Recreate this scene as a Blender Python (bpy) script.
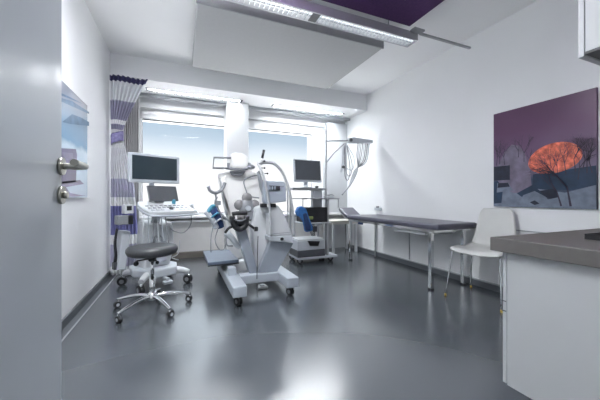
import bpy, bmesh, math, random
from mathutils import Vector, Matrix
random.seed(7)
for o in list(bpy.data.objects): bpy.data.objects.remove(o)
SC = bpy.context.scene; COL = SC.collection
# ------------------------------------------------------------------ camera, world, light, exposure
CAMH = 1.05; FPX = 286.0; HY = 197.5; YAW = math.radians(22.6)
cd = bpy.data.cameras.new('camera'); cam = bpy.data.objects.new('camera', cd); COL.objects.link(cam)
cam.location = (0, 0, CAMH); cam.rotation_euler = (math.pi/2, 0, -YAW)
cd.sensor_width = 36; cd.lens = 36*FPX/600; cd.shift_y = -(200-HY)/600; cd.clip_start = 0.02
SC.camera = cam
SC.view_settings.view_transform = 'Standard'; SC.view_settings.look = 'None'
SC.view_settings.gamma = 1; SC.view_settings.use_curve_mapping = False
SC.view_settings.exposure = 1.3
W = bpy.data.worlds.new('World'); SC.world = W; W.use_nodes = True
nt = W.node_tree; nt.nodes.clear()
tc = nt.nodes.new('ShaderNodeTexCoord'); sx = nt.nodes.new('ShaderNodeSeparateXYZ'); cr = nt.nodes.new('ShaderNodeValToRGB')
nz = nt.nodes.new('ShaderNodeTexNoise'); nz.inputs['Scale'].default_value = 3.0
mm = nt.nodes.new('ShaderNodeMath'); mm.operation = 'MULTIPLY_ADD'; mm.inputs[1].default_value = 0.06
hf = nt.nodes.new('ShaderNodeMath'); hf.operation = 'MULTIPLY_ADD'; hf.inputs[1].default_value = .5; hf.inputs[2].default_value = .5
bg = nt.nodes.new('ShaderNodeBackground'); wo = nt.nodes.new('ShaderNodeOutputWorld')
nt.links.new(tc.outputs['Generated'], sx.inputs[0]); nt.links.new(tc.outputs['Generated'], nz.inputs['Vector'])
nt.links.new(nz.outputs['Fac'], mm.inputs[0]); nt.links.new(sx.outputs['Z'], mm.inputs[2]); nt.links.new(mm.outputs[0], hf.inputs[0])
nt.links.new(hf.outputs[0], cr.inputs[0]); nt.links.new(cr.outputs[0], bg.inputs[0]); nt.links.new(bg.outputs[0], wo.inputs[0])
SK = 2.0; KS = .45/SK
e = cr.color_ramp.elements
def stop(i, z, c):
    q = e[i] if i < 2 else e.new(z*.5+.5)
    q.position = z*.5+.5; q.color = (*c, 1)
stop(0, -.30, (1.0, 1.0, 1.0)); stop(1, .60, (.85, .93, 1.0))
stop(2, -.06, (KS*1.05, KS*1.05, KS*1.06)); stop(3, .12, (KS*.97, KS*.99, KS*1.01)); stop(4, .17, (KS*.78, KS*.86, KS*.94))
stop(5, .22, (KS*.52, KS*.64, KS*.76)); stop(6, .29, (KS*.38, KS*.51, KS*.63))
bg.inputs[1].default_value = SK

def area(name, loc, sx_, sy_, power, col=(1, 1, 1), rot=(0, 0, 0), spread=180):
    l = bpy.data.lights.new(name, 'AREA'); l.shape = 'RECTANGLE'; l.size = sx_; l.size_y = sy_
    l.energy = power; l.color = col; l.spread = math.radians(spread)
    o = bpy.data.objects.new(name, l); COL.objects.link(o); o.location = loc; o.rotation_euler = rot
    return o
COOL = (0.95, 0.98, 1.0)
area('soffit_lamp_light', (0.24, 4.9, 2.698), 1.4, 0.06, 46, COOL, spread=164)
area('soffit_lamp_light', (2.23, 4.9, 2.698), 1.4, 0.06, 46, COOL, spread=164)
area('added_fill_light', (-.05, 1.9, 2.785), 1.3, 0.12, 27, COOL)  # fill added over the near half of the room, source out of view
area('added_fill_uplight', (.2, 1.9, 2.89), 1.8, 0.12, 46, COOL, (math.pi, 0, 0))  # added fill thrown upward to brighten the ceiling, source unseen
area('corridor_fill_light', (0.2, -1.1, 2.55), 1.2, 0.3, 5, COOL)  # unseen fill added behind the camera to light door and cabinets

# ------------------------------------------------------------------ materials
def mat(name, col, rough=0.5, metal=0.0, noise=0.0, nscale=8.0, coat=0.0, emit=None, es=1.0, spec=None, bump=0.0, bscale=60.0):
    m = bpy.data.materials.new(name); m.use_nodes = True; n = m.node_tree; b = n.nodes['Principled BSDF']
    b.inputs['Base Color'].default_value = (*col, 1); b.inputs['Roughness'].default_value = rough
    b.inputs['Metallic'].default_value = metal; b.inputs['Coat Weight'].default_value = coat
    if spec is not None: b.inputs['Specular IOR Level'].default_value = spec
    if emit: b.inputs['Emission Color'].default_value = (*emit, 1); b.inputs['Emission Strength'].default_value = es
    t = n.nodes.new('ShaderNodeTexCoord')
    if noise:
        z = n.nodes.new('ShaderNodeTexNoise'); z.inputs['Scale'].default_value = nscale; z.inputs['Detail'].default_value = 4
        r = n.nodes.new('ShaderNodeValToRGB')
        r.color_ramp.elements[0].position = .3; r.color_ramp.elements[1].position = .7
        r.color_ramp.elements[0].color = (*[c*(1-noise) for c in col], 1); r.color_ramp.elements[1].color = (*[min(1, c*(1+noise)) for c in col], 1)
        n.links.new(t.outputs['Object'], z.inputs['Vector']); n.links.new(z.outputs['Fac'], r.inputs[0]); n.links.new(r.outputs[0], b.inputs['Base Color'])
    if bump:
        z = n.nodes.new('ShaderNodeTexNoise'); z.inputs['Scale'].default_value = bscale
        u = n.nodes.new('ShaderNodeBump'); u.inputs['Strength'].default_value = bump; u.inputs['Distance'].default_value = .002
        n.links.new(t.outputs['Object'], z.inputs['Vector']); n.links.new(z.outputs['Fac'], u.inputs['Height']); n.links.new(u.outputs[0], b.inputs['Normal'])
    return m
WALL = mat('wall_paint', (.81, .82, .83), .55, noise=.012, nscale=2, bump=.15, bscale=250)
CEIL = mat('ceiling_paint', (.88, .885, .89), .8, noise=.01, nscale=2)
PANELG = mat('acoustic_white', (.45, .46, .465), .9, noise=.02, nscale=30)
PANELE = mat('panel_edge_grey', (.32, .33, .34), .6, noise=.02)
PURPLE = mat('purple_felt', (.085, .035, .125), .9, noise=.12, nscale=40)
FLOOR = mat('vinyl_floor', (.066, .076, .088), .22, noise=.02, nscale=1.2, spec=.7, coat=.5)
FLOOR.node_tree.nodes['Principled BSDF'].inputs['Coat Roughness'].default_value = .25
BASEB = mat('dark_baseboard', (.10, .11, .125), .45, noise=.05)
BASEL = mat('baseboard_lip', (.36, .38, .40), .4, noise=.03)
FRAMEW = mat('white_window_frame', (.78, .79, .80), .35, noise=.01)
GASKET = mat('dark_gasket', (.05, .06, .07), .5, noise=.05)
DOORM = mat('door_lacquer', (.44, .475, .505), .25, noise=.015, nscale=2)
POLE = mat('pole_metal', (.33, .34, .36), .3, .6, noise=.03)
STEEL = mat('brushed_steel', (.42, .41, .37), .3, 1, noise=.05)
CHROME = mat('chrome', (.80, .81, .82), .12, 1, noise=.02)
ALU = mat('aluminium', (.50, .51, .53), .38, .4, noise=.03)
WHITE = mat('white_plastic', (.58, .60, .62), .35, noise=.015)
CREAM = mat('cream_vinyl', (.88, .87, .85), .5, noise=.02)
LGREY = mat('light_grey_plastic', (.47, .50, .54), .4, noise=.02)
PALEB = mat('pale_blue_grey_metal', (.40, .44, .49), .35, noise=.02)
SLATE = mat('slate_blue_metal', (.26, .30, .36), .4, noise=.03)
MGREY = mat('mid_grey_plastic', (.22, .23, .25), .45, noise=.04)
DGREY = mat('dark_grey_plastic', (.075, .08, .09), .4, noise=.06)
BLACK = mat('black_plastic', (.015, .016, .019), .4, noise=.1)
RUBBER = mat('black_rubber', (.02, .02, .022), .6, noise=.1)
SCREEN = mat('screen_glass', (.022, .035, .045), .12, noise=.05)
SCREEN2 = mat('matte_screen', (.085, .095, .11), .25, noise=.05)
VINYLB = mat('black_vinyl', (.045, .048, .053), .38, noise=.1, nscale=30)
VINYLP = mat('aubergine_vinyl', (.085, .085, .115), .33, noise=.06, nscale=10)
BLUE = mat('blue_cloth', (.03, .14, .38), .7, noise=.25, nscale=25)
NAVY = mat('navy_cloth', (.012, .035, .11), .7, noise=.2, nscale=25)
TEAL = mat('teal_plastic', (.05, .25, .36), .4, noise=.1)
GREEN = mat('olive_plastic', (.28, .33, .10), .5, noise=.1)
WORKT = mat('taupe_laminate', (.115, .108, .103), .45, noise=.06, nscale=30)
CABW = mat('cabinet_white', (.46, .475, .485), .4, noise=.01)
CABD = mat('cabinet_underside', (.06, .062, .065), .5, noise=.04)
SHELLW = mat('chair_white', (.62, .625, .61), .35, noise=.02)
YELLOW = mat('amber_foot', (.5, .34, .05), .5, noise=.1)
LAMPE = mat('lit_lamp_tube', (.9, .9, .9), .5, emit=(.95, .98, 1), es=1.0)
LOUV = mat('louver_aluminium', (.78, .80, .82), .22, 1, noise=.02)
GREYT = mat('grey_tube', (.30, .31, .33), .5, noise=.05)
WOODST = mat('beige_tabletop', (.50, .48, .44), .5, noise=.03)
PARAPET = mat('parapet_cream', (.86, .85, .83), .6, noise=.02)
gm = bpy.data.materials.new('window_glass'); gm.use_nodes = True; n = gm.node_tree; n.nodes.remove(n.nodes['Principled BSDF'])
tr = n.nodes.new('ShaderNodeBsdfTransparent'); gl = n.nodes.new('ShaderNodeBsdfGlossy'); gl.inputs['Roughness'].default_value = .02
fr = n.nodes.new('ShaderNodeFresnel'); mx = n.nodes.new('ShaderNodeMixShader'); fr.inputs[0].default_value = 1.08
n.links.new(fr.outputs[0], mx.inputs[0]); n.links.new(tr.outputs[0], mx.inputs[1]); n.links.new(gl.outputs[0], mx.inputs[2]); n.links.new(mx.outputs[0], n.nodes['Material Output'].inputs[0])
GLASS = gm

def band_mat(name, bands, rough=.8):
    """cloth woven in horizontal bands: list of (z_lower, colour) from the bottom up, object height 0..3 m"""
    m = bpy.data.materials.new(name); m.use_nodes = True; n = m.node_tree; b = n.nodes['Principled BSDF']; b.inputs['Roughness'].default_value = rough
    g = n.nodes.new('ShaderNodeNewGeometry'); s = n.nodes.new('ShaderNodeSeparateXYZ'); d = n.nodes.new('ShaderNodeMath'); d.operation = 'DIVIDE'; d.inputs[1].default_value = 3
    r = n.nodes.new('ShaderNodeValToRGB'); r.color_ramp.interpolation = 'CONSTANT'
    n.links.new(g.outputs['Position'], s.inputs[0]); n.links.new(s.outputs['Z'], d.inputs[0]); n.links.new(d.outputs[0], r.inputs[0])
    el = r.color_ramp.elements
    for i, (z, c) in enumerate(bands):
        q = el[i] if i < 2 else el.new(z/3)
        q.position = z/3; q.color = (*c, 1)
    n.links.new(r.outputs[0], b.inputs['Base Color'])
    return m

# ------------------------------------------------------------------ geometry helpers
cosY, sinY = math.cos(YAW), math.sin(YAW)
def ray(x, y):
    u = (x-300)/FPX
    return Vector((sinY+u*cosY, cosY-u*sinY, (HY-y)/FPX))
def PY(x, y, Y):
    d = ray(x, y); return d*(Y/d.y)+Vector((0, 0, CAMH))
def PZ(x, y, z):
    d = ray(x, y); return d*((z-CAMH)/d.z)+Vector((0, 0, CAMH))
WM = {}
def catmull(pts, n=6):
    pts = [Vector(p) for p in pts]
    if len(pts) < 3: return pts
    out = []; q = [pts[0]*2-pts[1]]+pts+[pts[-1]*2-pts[-2]]
    for i in range(1, len(q)-2):
        for k in range(n):
            t = k/n; a, b, c, d = q[i-1], q[i], q[i+1], q[i+2]
            out.append(.5*((2*b)+(c-a)*t+(2*a-5*b+4*c-d)*t*t+(3*b-a-3*c+d)*t**3))
    out.append(pts[-1]); return out
class B:
    def __init__(s, T=None): s.bm = bmesh.new(); s.T = T or Matrix.Identity(4); s.mats = []
    def mi(s, m):
        if m not in s.mats: s.mats.append(m)
        return s.mats.index(m)
    def box(s, c, d, m, R=None, taper=None):
        c = Vector(c); v = []
        for sx in (-1, 1):
            for sy in (-1, 1):
                for sz in (-1, 1):
                    k = taper if (taper and sz > 0) else 1
                    p = Vector((sx*d[0]/2*k, sy*d[1]/2*k, sz*d[2]/2))
                    if R: p = R @ p
                    v.append(s.bm.verts.new(c+p))
        for f in ((0, 1, 3, 2), (4, 6, 7, 5), (0, 4, 5, 1), (2, 3, 7, 6), (0, 2, 6, 4), (1, 5, 7, 3)):
            s.bm.faces.new([v[i] for i in f]).material_index = s.mi(m)
        return s
    def bb(s, a, b, m):
        return s.box([(a[i]+b[i])/2 for i in range(3)], [abs(b[i]-a[i]) for i in range(3)], m)
    def prism(s, pts, ext, m):
        pts = [Vector(p) for p in pts]; ext = Vector(ext)
        a = [s.bm.verts.new(p) for p in pts]; b = [s.bm.verts.new(p+ext) for p in pts]; n = len(pts); i = s.mi(m)
        s.bm.faces.new(a).material_index = i; s.bm.faces.new(b[::-1]).material_index = i
        for k in range(n): s.bm.faces.new([a[k], b[k], b[(k+1) % n], a[(k+1) % n]]).material_index = i
        return s
    def poly(s, px, Y, th, m): return s.prism([PY(x, y, Y) for x, y in px], (0, th, 0), m)
    def tube(s, pts, r, m, seg=10, smooth=True, n=6, closed=False):
        P = catmull(pts, n) if smooth else [Vector(p) for p in pts]
        N = len(P); rr = r if isinstance(r, (list, tuple)) else None; rings = []; i = s.mi(m)
        prev = None
        for k, p in enumerate(P):
            t = (P[min(k+1, N-1)]-P[max(k-1, 0)]).normalized()
            if prev is None:
                a = t.orthogonal().normalized()
            else:
                a = (prev-t*prev.dot(t)); a = a.normalized() if a.length > 1e-6 else t.orthogonal().normalized()
            prev = a; b = t.cross(a)
            rad = rr[0]+(rr[1]-rr[0])*k/(N-1) if rr else r
            rings.append([s.bm.verts.new(p+(a*math.cos(2*math.pi*j/seg)+b*math.sin(2*math.pi*j/seg))*rad) for j in range(seg)])
        for k in range(N-1):
            for j in range(seg):
                f = s.bm.faces.new([rings[k][j], rings[k][(j+1) % seg], rings[k+1][(j+1) % seg], rings[k+1][j]]); f.smooth = True; f.material_index = i
        for q in (rings[0][::-1], rings[-1]): s.bm.faces.new(q).material_index = i
        return s
    def cyl(s, a, b, r, m, seg=20, r2=None): return s.tube([a, b], (r, r2 if r2 is not None else r), m, seg, smooth=False)
    def lathe(s, c, prof, m, seg=32, R=None):
        c = Vector(c); i = s.mi(m); rings = []
        for r, z in prof:
            ring = []
            for j in range(seg):
                p = Vector((r*math.cos(2*math.pi*j/seg), r*math.sin(2*math.pi*j/seg), z))
                ring.append(s.bm.verts.new(c+(R @ p if R else p)))
            rings.append(ring)
        for k in range(len(prof)-1):
            for j in range(seg):
                f = s.bm.faces.new([rings[k][j], rings[k][(j+1) % seg], rings[k+1][(j+1) % seg], rings[k+1][j]]); f.smooth = True; f.material_index = i
        s.bm.faces.new(rings[0][::-1]).material_index = i; s.bm.faces.new(rings[-1]).material_index = i
        return s
    def ball(s, c, r, m, sc=(1, 1, 1), seg=16):
        c = Vector(c); i = s.mi(m)
        g = bmesh.ops.create_uvsphere(s.bm, u_segments=seg, v_segments=seg//2, radius=r)
        for v in g['verts']: v.co = Vector((v.co.x*sc[0], v.co.y*sc[1], v.co.z*sc[2]))+c
        for f in {f for v in g['verts'] for f in v.link_faces}: f.smooth = True; f.material_index = i
        return s
    def grid(s, fn, nu, nv, m):
        i = s.mi(m); g = [[s.bm.verts.new(fn(u/nu, v/nv)) for u in range(nu+1)] for v in range(nv+1)]
        for v in range(nv):
            for u in range(nu):
                f = s.bm.faces.new([g[v][u], g[v][u+1], g[v+1][u+1], g[v+1][u]]); f.smooth = True; f.material_index = i
        return s
    def build(s, name, parent=None, bevel=0, solid=0, subd=0):
        bm = s.bm; bmesh.ops.transform(bm, matrix=s.T, verts=bm.verts)
        bmesh.ops.recalc_face_normals(bm, faces=bm.faces)
        lo = Vector([min(v.co[i] for v in bm.verts) for i in range(3)]); hi = Vector([max(v.co[i] for v in bm.verts) for i in range(3)])
        c = Vector(((lo.x+hi.x)/2, (lo.y+hi.y)/2, lo.z)); bmesh.ops.translate(bm, vec=-c, verts=bm.verts)
        me = bpy.data.meshes.new(name); bm.to_mesh(me); bm.free()
        for m in s.mats: me.materials.append(m)
        o = bpy.data.objects.new(name, me); COL.objects.link(o); o.location = c
        if parent: o.parent = parent; o.matrix_parent_inverse = WM[parent.name].inverted()
        WM[o.name] = Matrix.Translation(c)
        if solid: q = o.modifiers.new('solid', 'SOLIDIFY'); q.thickness = solid; q.offset = 0
        if subd: q = o.modifiers.new('subd', 'SUBSURF'); q.levels = subd; q.render_levels = subd
        if bevel: q = o.modifiers.new('bevel', 'BEVEL'); q.width = bevel; q.segments = 2; q.limit_method = 'ANGLE'; q.angle_limit = math.radians(40)
        return o
def tag(o, label, cat, group=None):
    o['label'] = label; o['category'] = cat
    if group: o['group'] = group
    return o
def thing(name, label, cat, loc, rz=0, group=None):
    o = bpy.data.objects.new(name, None); COL.objects.link(o); o.location = loc; o.rotation_euler = (0, 0, rz); o.empty_display_size = .1
    WM[o.name] = Matrix.Translation(Vector(loc)) @ Matrix.Rotation(rz, 4, 'Z')
    return tag(o, label, cat, group)
def struct(o): o['kind'] = 'structure'; return o
def RZ(a): return Matrix.Rotation(a, 3, 'Z')
def RX(a): return Matrix.Rotation(a, 3, 'X')

# ------------------------------------------------------------------ room
XL, XR, YN, YB, ZC = -.88, 3.26, .14, 5.4, 3.0
struct(B().bb((XL-.2, -1.7, -.1), (XR+.2, YB+.4, 0), FLOOR).build('floor'))
struct(B().bb((XL-.2, YN-.14, ZC), (XR+.2, YB+.4, ZC+.12), CEIL).build('ceiling'))
struct(B().bb((XL-.15, YN-.14, 0), (XL, YB+.3, ZC), WALL).build('wall_left'))
struct(B().bb((XR, YN-.14, 0), (XR+.15, YB+.3, ZC), WALL).build('wall_right'))
b = B(); b.bb((XL, YN-.14, 0), (-.34, YN, ZC), WALL); b.bb((.60, YN-.14, 0), (XR, YN, ZC), WALL); b.bb((-.34, YN-.14, 2.1), (.60, YN, ZC), WALL)
struct(b.build('wall_near'))
b = B(); b.bb((-1.5, -1.85, 0), (2.2, -1.7, 2.7), WALL); b.bb((-1.5, -1.7, 0), (-1.4, 0, 2.7), WALL); b.bb((2.1, -1.7, 0), (2.2, 0, 2.7), WALL)
struct(b.build('wall_corridor'))
struct(B().bb((-1.5, -1.85, 2.6), (2.2, 0, 2.72), CEIL).build('ceiling_corridor'))
struct(B().bb((-1.5, -1.85, -.1), (XL-.2, 0, 0), FLOOR).build('floor_corridor'))
# window wall: parapet, lintel, piers
Z0, Z1 = .74, 2.37
WX = [(-.62, .78), (1.12, 2.52)]
b = B(); b.bb((XL, YB, 0), (XR, YB+.25, Z0), PARAPET); b.bb((XL, YB, Z1), (XR, YB+.25, ZC), WALL)
b.bb((XL, YB, Z0), (WX[0][0], YB+.25, Z1), WALL); b.bb((WX[0][1], YB, Z0), (WX[1][0], YB+.25, Z1), WALL); b.bb((WX[1][1], YB, Z0), (XR, YB+.25, Z1), WALL)
struct(b.build('wall_back'))
for i, (a, c) in enumerate(WX):
    w = B()
    yf = YB-.06
    for q in (((a-.09, yf, Z0-.06), (a+.03, YB+.05, Z1+.12)), ((c-.03, yf, Z0-.06), (c+.09, YB+.05, Z1+.12)), ((a, yf, Z1-.02), (c, YB+.05, Z1+.12)), ((a, yf, Z0-.06), (c, YB+.05, Z0+.03))):
        w.bb(*q, FRAMEW)
    w = struct(w.build('window_%d' % (i+1), bevel=.008))
    g = B()
    for q in (((a+.03, yf+.02, Z1-.036), (c-.03, yf+.03, Z1-.02)), ((a+.03, yf+.02, Z0+.03), (c-.03, yf+.03, Z0+.04)), ((c-.042, yf+.02, Z0+.03), (c-.03, yf+.03, Z1-.02)), ((a+.03, yf+.02, Z0+.03), (a+.036, yf+.03, Z1-.02))):
        g.bb(*q, GASKET)
    g.build('gasket', w)
    B().bb((a+.03, yf+.035, Z0+.03), (c-.03, yf+.041, Z1-.02), GLASS).build('pane', w)
# lintel cladding and blind rails above the windows
struct(B().bb((XL, 5.32, 2.53), (XR, YB, 2.7), FRAMEW).build('trim_1', bevel=.004))
struct(B().bb((XL, 5.10, 2.655), (XR, 5.13, 2.70), BASEL).bb((XL, 5.20, 2.66), (XR, 5.22, 2.70), FRAMEW).build('trim_2'))
# soffit
struct(B().bb((XL, 4.53, 2.7), (XR, YB, ZC), WALL).build('trim_3'))
# column between the windows, pilaster at right
struct(B().bb((.73, 5.0, 0), (1.10, 5.4, 2.7), WALL).build('trim_4', bevel=.004))
struct(B().bb((2.78, 5.22, 0), (XR, 5.4, 2.6), mat('pilaster_grey', (.5, .52, .54), .5, noise=.02)).build('trim_5', bevel=.004))
# sill and duct below the windows
struct(B().bb((XL, 5.16, .70), (XR, 5.4, .735), FRAMEW).bb((XL, 5.22, .63), (XR, 5.4, .66), FRAMEW).build('trim_6', bevel=.005))
struct(B().bb((XL, 5.33, 0), (XR, 5.4, .10), mat('back_base', (.20, .18, .15), .5, noise=.05)).build('baseboard_back'))
b = B(); b.bb((XL, YN, 0), (XL+.018, YB, .075), BASEB); b.bb((XL+.018, YN, 0), (XL+.07, YB, .004), BASEB); b.bb((XL+.07, YN, 0), (XL+.082, YB, .005), BASEL)
struct(b.build('baseboard_left'))
b = B(); b.bb((XR-.015, .97, .0), (XR, YB, .07), BASEB); b.bb((XR-.02, .97, .07), (XR, YB, .085), BASEL)
struct(b.build('baseboard_right'))
struct(B().bb((XR-.012, 3.42, .09), (XR, 3.432, .70), BASEL).bb((XR-.012, .97, .70), (XR, YB, .712), BASEL).build('trim_7'))

# door leaf standing open at the left
hx, hy, ex, ey = -.315, .16, -.328, 1.06
dd = Vector((ex-hx, ey-hy, 0)); L = dd.length; dd.normalize(); dn = Vector((dd.y, -dd.x, 0))
ang = math.atan2(dd.y, dd.x)
TD = Matrix.Translation((hx, hy, 0)) @ Matrix.Rotation(ang, 4, 'Z')   # local x along leaf, local -y to the room
door = struct(B(TD).bb((0, 0, .01), (L, .04, 2.05), DOORM).build('door_1', bevel=.002))
hz = CAMH+.092
h = B(TD); xk = L-.012
h.cyl((xk, 0, hz), (xk, -.008, hz), .026, STEEL, 24)
h.tube([(xk, -.005, hz), (xk, -.045, hz), (xk-.004, -.058, hz+.001), (xk-.02, -.065, hz), (xk-.06, -.066, hz), (xk-.125, -.066, hz)], .0095, STEEL, 12)
h.build('door_handle', door)
k = B(TD); k.cyl((xk, 0, hz-.085), (xk, -.008, hz-.085), .026, STEEL, 24); k.cyl((xk, -.008, hz-.085), (xk, -.018, hz-.085), .010, STEEL, 16)
k.build('key_rosette', door)

# ------------------------------------------------------------------ ceiling things
a = thing('acoustic_panel', 'large pale grey acoustic panel hung flat below the ceiling near the windows', 'ceiling panel', (1.22, 3.5, 2.84))
B().bb((.14, 2.80, 2.845), (2.24, 4.20, 2.925), PANELG).build('panel_board', a, bevel=.004)
B().bb((.13, 2.785, 2.84), (2.25, 2.80, 2.93), PANELE).build('shaded_edge', a)  # shade on the near edge put in as a darker grey
for x_, y_ in ((.5, 3.1), (1.9, 3.1), (.5, 3.9), (1.9, 3.9)): B().cyl((x_, y_, 2.925), (x_, y_, 3.0), .01, ALU, 8).build('hanger', a)
a = thing('acoustic_panel', 'deep purple acoustic panel on the ceiling beside the linear lamp', 'ceiling panel', (1.2, 1.7, 2.93))
B().bb((.1, .95, 2.945), (2.34, 2.46, 2.975), PURPLE).build('panel_board', a, bevel=.003)
for x_, y_ in ((.5, 1.2), (1.9, 1.2), (.5, 2.2), (1.9, 2.2)): B().cyl((x_, y_, 2.975), (x_, y_, 3.0), .012, ALU, 8).build('hanger', a)

lm = thing('linear_lamp', 'long silver louvred lamp hung across the ceiling beside the purple panel', 'lamp', (1.15, 2.52, 2.8))
LX0, LX1 = -.15, 2.44
b = B(); b.bb((LX0, 2.44, 2.80), (LX1, 2.455, 2.87), ALU); b.bb((LX0, 2.585, 2.80), (LX1, 2.60, 2.87), ALU); b.bb((LX0, 2.44, 2.87), (LX1, 2.60, 2.885), ALU)
b.bb((LX1-.012, 2.44, 2.8), (LX1, 2.6, 2.885), ALU); b.bb((LX0, 2.44, 2.8), (LX0+.012, 2.6, 2.885), ALU); b.build('housing', lm)
b = B(); n_ = 56
for i in range(n_):
    x_ = LX0+.03+(LX1-LX0-.06)*i/(n_-1)
    b.bb((x_-.0035, 2.456, 2.803), (x_+.0035, 2.584, 2.835), LOUV)
b.bb((LX0, 2.516, 2.803), (LX1, 2.524, 2.835), LOUV); b.build('louver', lm)
B().bb((1.16, 2.455, 2.80), (1.24, 2.585, 2.806), DGREY).build('joint_plate', lm)
for y_ in (2.487, 2.553): B().cyl((LX0+.02, y_, 2.853), (LX1-.02, y_, 2.853), .008, LAMPE, 10).build('lamp_tube', lm)
for x_ in (.3, 2.1): B().cyl((x_, 2.52, 2.885), (x_, 2.52, 3.0), .006, ALU, 8).build('hanger', lm)
B().bb((2.32, 2.36, 2.865), (2.46, 2.43, 2.885), PANELE).build('cable_box', lm)
tag(B().bb((2.46, 2.415, 2.865), (XR, 2.44, 2.885), PANELE).build('cable_conduit'), 'thin grey conduit running from the linear lamp end to the right wall', 'conduit')
fill_lm = lm.copy(); COL.objects.link(fill_lm); fill_lm.location = (.545, 1.9, lm.location.z); fill_lm['label'] = 'added out-of-view copy of the louvred lamp, housing the fill lights'  # unseen fixture, added to go with the fill lights
for chd in list(lm.children):
    if chd.name.startswith('cable_box'): continue
    q_ = chd.copy(); COL.objects.link(q_); q_.parent = fill_lm; q_.matrix_parent_inverse = chd.matrix_parent_inverse.copy()
def soffit_lamp(x0, x1, wb, label):
    t = thing('recessed_lamp', label, 'lamp', ((x0+x1)/2, 4.9, 2.69), group=None)
    b = B(); b.bb((x0, 4.84, 2.692), (x1, 4.855, 2.699), WHITE); b.bb((x0, 4.945, 2.692), (x1, 4.96, 2.699), WHITE)
    b.bb((x0-.03, 4.84, 2.692), (x0, 4.96, 2.699), DGREY); b.bb((x1, 4.84, 2.692), (x1+.03, 4.96, 2.699), DGREY); b.build('lamp_frame', t)
    b = B(); k = 40
    for i in range(k):
        x_ = x0+(x1-x0)*(i+.5)/k
        b.bb((x_-wb, 4.855, 2.682), (x_+wb, 4.945, 2.692), MGREY if (i*7) % 5 < 3 else LOUV)
    b.build('louver', t)
soffit_lamp(-.46, .94, .0125, 'narrow recessed louvre lamp in the soffit above the left window')
soffit_lamp(1.53, 2.93, .008, 'narrow recessed louvre lamp in the soffit above the right window')

# ------------------------------------------------------------------ curtains
NV, PU, WHc, LV, BP = (.05, .045, .14), (.33, .32, .44), (.88, .88, .90), (.50, .49, .62), (.22, .22, .46)
CM = band_mat('banded_curtain_cloth', [(0, WHc), (.12, LV), (.42, WHc), (.55, BP), (.93, WHc), (1.05, LV), (1.29, (.78, .78, .82)), (1.70, WHc), (1.82, PU), (1.90, WHc), (1.95, PU), (2.02, WHc), (2.08, PU), (2.34, (.78, .78, .82)), (2.60, NV)])
ct = thing('banded_curtain', 'white curtain with navy and lilac bands, tied back at the left wall', 'curtain', (-.75, 4.46, .02))
def cw(z):   # left x, right x of the cloth at height z
    tab = [(0, -.865, -.52), (.6, -.865, -.55), (1.2, -.865, -.59), (1.65, -.86, -.68), (1.9, -.85, -.74), (2.05, -.86, -.69), (2.3, -.865, -.59), (2.68, -.87, -.42)]
    for (a, l0, r0), (c, l1, r1) in zip(tab, tab[1:]):
        if a <= z <= c: t = (z-a)/(c-a); return l0+(l1-l0)*t, r0+(r1-r0)*t
    return tab[-1][1:]
def cf(u, v):
    z = .02+v*2.655; l, r = cw(z); am = .026 if z > 2.1 or z < 1.6 else .018
    return Vector((l+(r-l)*u, 4.46+am*math.sin(u*2*math.pi*8+.6*math.sin(z*2))+.02*math.sin(u*7+z), z))
B().grid(cf, 108, 60, CM).build('curtain_cloth', ct, solid=.003)
def tie(u, v):
    a_ = u*2*math.pi; return Vector((-.785+.07*math.cos(a_), 4.46+.065*math.sin(a_), 1.78+.13*v+.03*math.cos(a_)))
B().grid(tie, 28, 3, mat('tieback_cloth', (.22, .20, .38), .8, noise=.35, nscale=30)).build('tieback', ct, solid=.006)
B().tube([(-.85, 4.49, 2.683), (-.42, 4.49, 2.683)], .008, ALU, 8, smooth=False).build('curtain_rail', ct)
def sf(u, v):
    z = .10+v*2.50; return Vector((-.80+.20*u, 5.07+.022*math.sin(u*2*math.pi*7), z))
SH = mat('grey_sheer_cloth', (.45, .45, .46), .8, noise=.04)
tag(B().grid(sf, 84, 8, SH).build('window_drape', solid=.003), 'plain grey pleated drape gathered beside the left window', 'curtain')

# ------------------------------------------------------------------ pictures
def art_mat(name, stops, rough, zlo, zhi, noise=.1):
    m = bpy.data.materials.new(name); m.use_nodes = True; n = m.node_tree; b = n.nodes['Principled BSDF']
    b.inputs['Roughness'].default_value = rough
    t = n.nodes.new('ShaderNodeTexCoord'); s = n.nodes.new('ShaderNodeSeparateXYZ'); r = n.nodes.new('ShaderNodeValToRGB')
    z = n.nodes.new('ShaderNodeTexNoise'); z.inputs['Scale'].default_value = 6; z.inputs['Detail'].default_value = 6
    k = n.nodes.new('ShaderNodeMath'); k.operation = 'MULTIPLY_ADD'; k.inputs[1].default_value = noise*(zhi-zlo)
    d = n.nodes.new('ShaderNodeMapRange'); d.inputs['From Min'].default_value = zlo; d.inputs['From Max'].default_value = zhi
    n.links.new(t.outputs['Object'], s.inputs[0]); n.links.new(t.outputs['Object'], z.inputs['Vector'])
    n.links.new(z.outputs['Fac'], k.inputs[0]); n.links.new(s.outputs['Z'], k.inputs[2]); n.links.new(k.outputs[0], d.inputs['Value']); n.links.new(d.outputs[0], r.inputs[0])
    el = r.color_ramp.elements
    for i, (p, c) in enumerate(stops):
        q = el[i] if i < 2 else el.new(p); q.position = p; q.color = (*c, 1)
    n.links.new(r.outputs[0], b.inputs['Base Color']); return m
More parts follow.
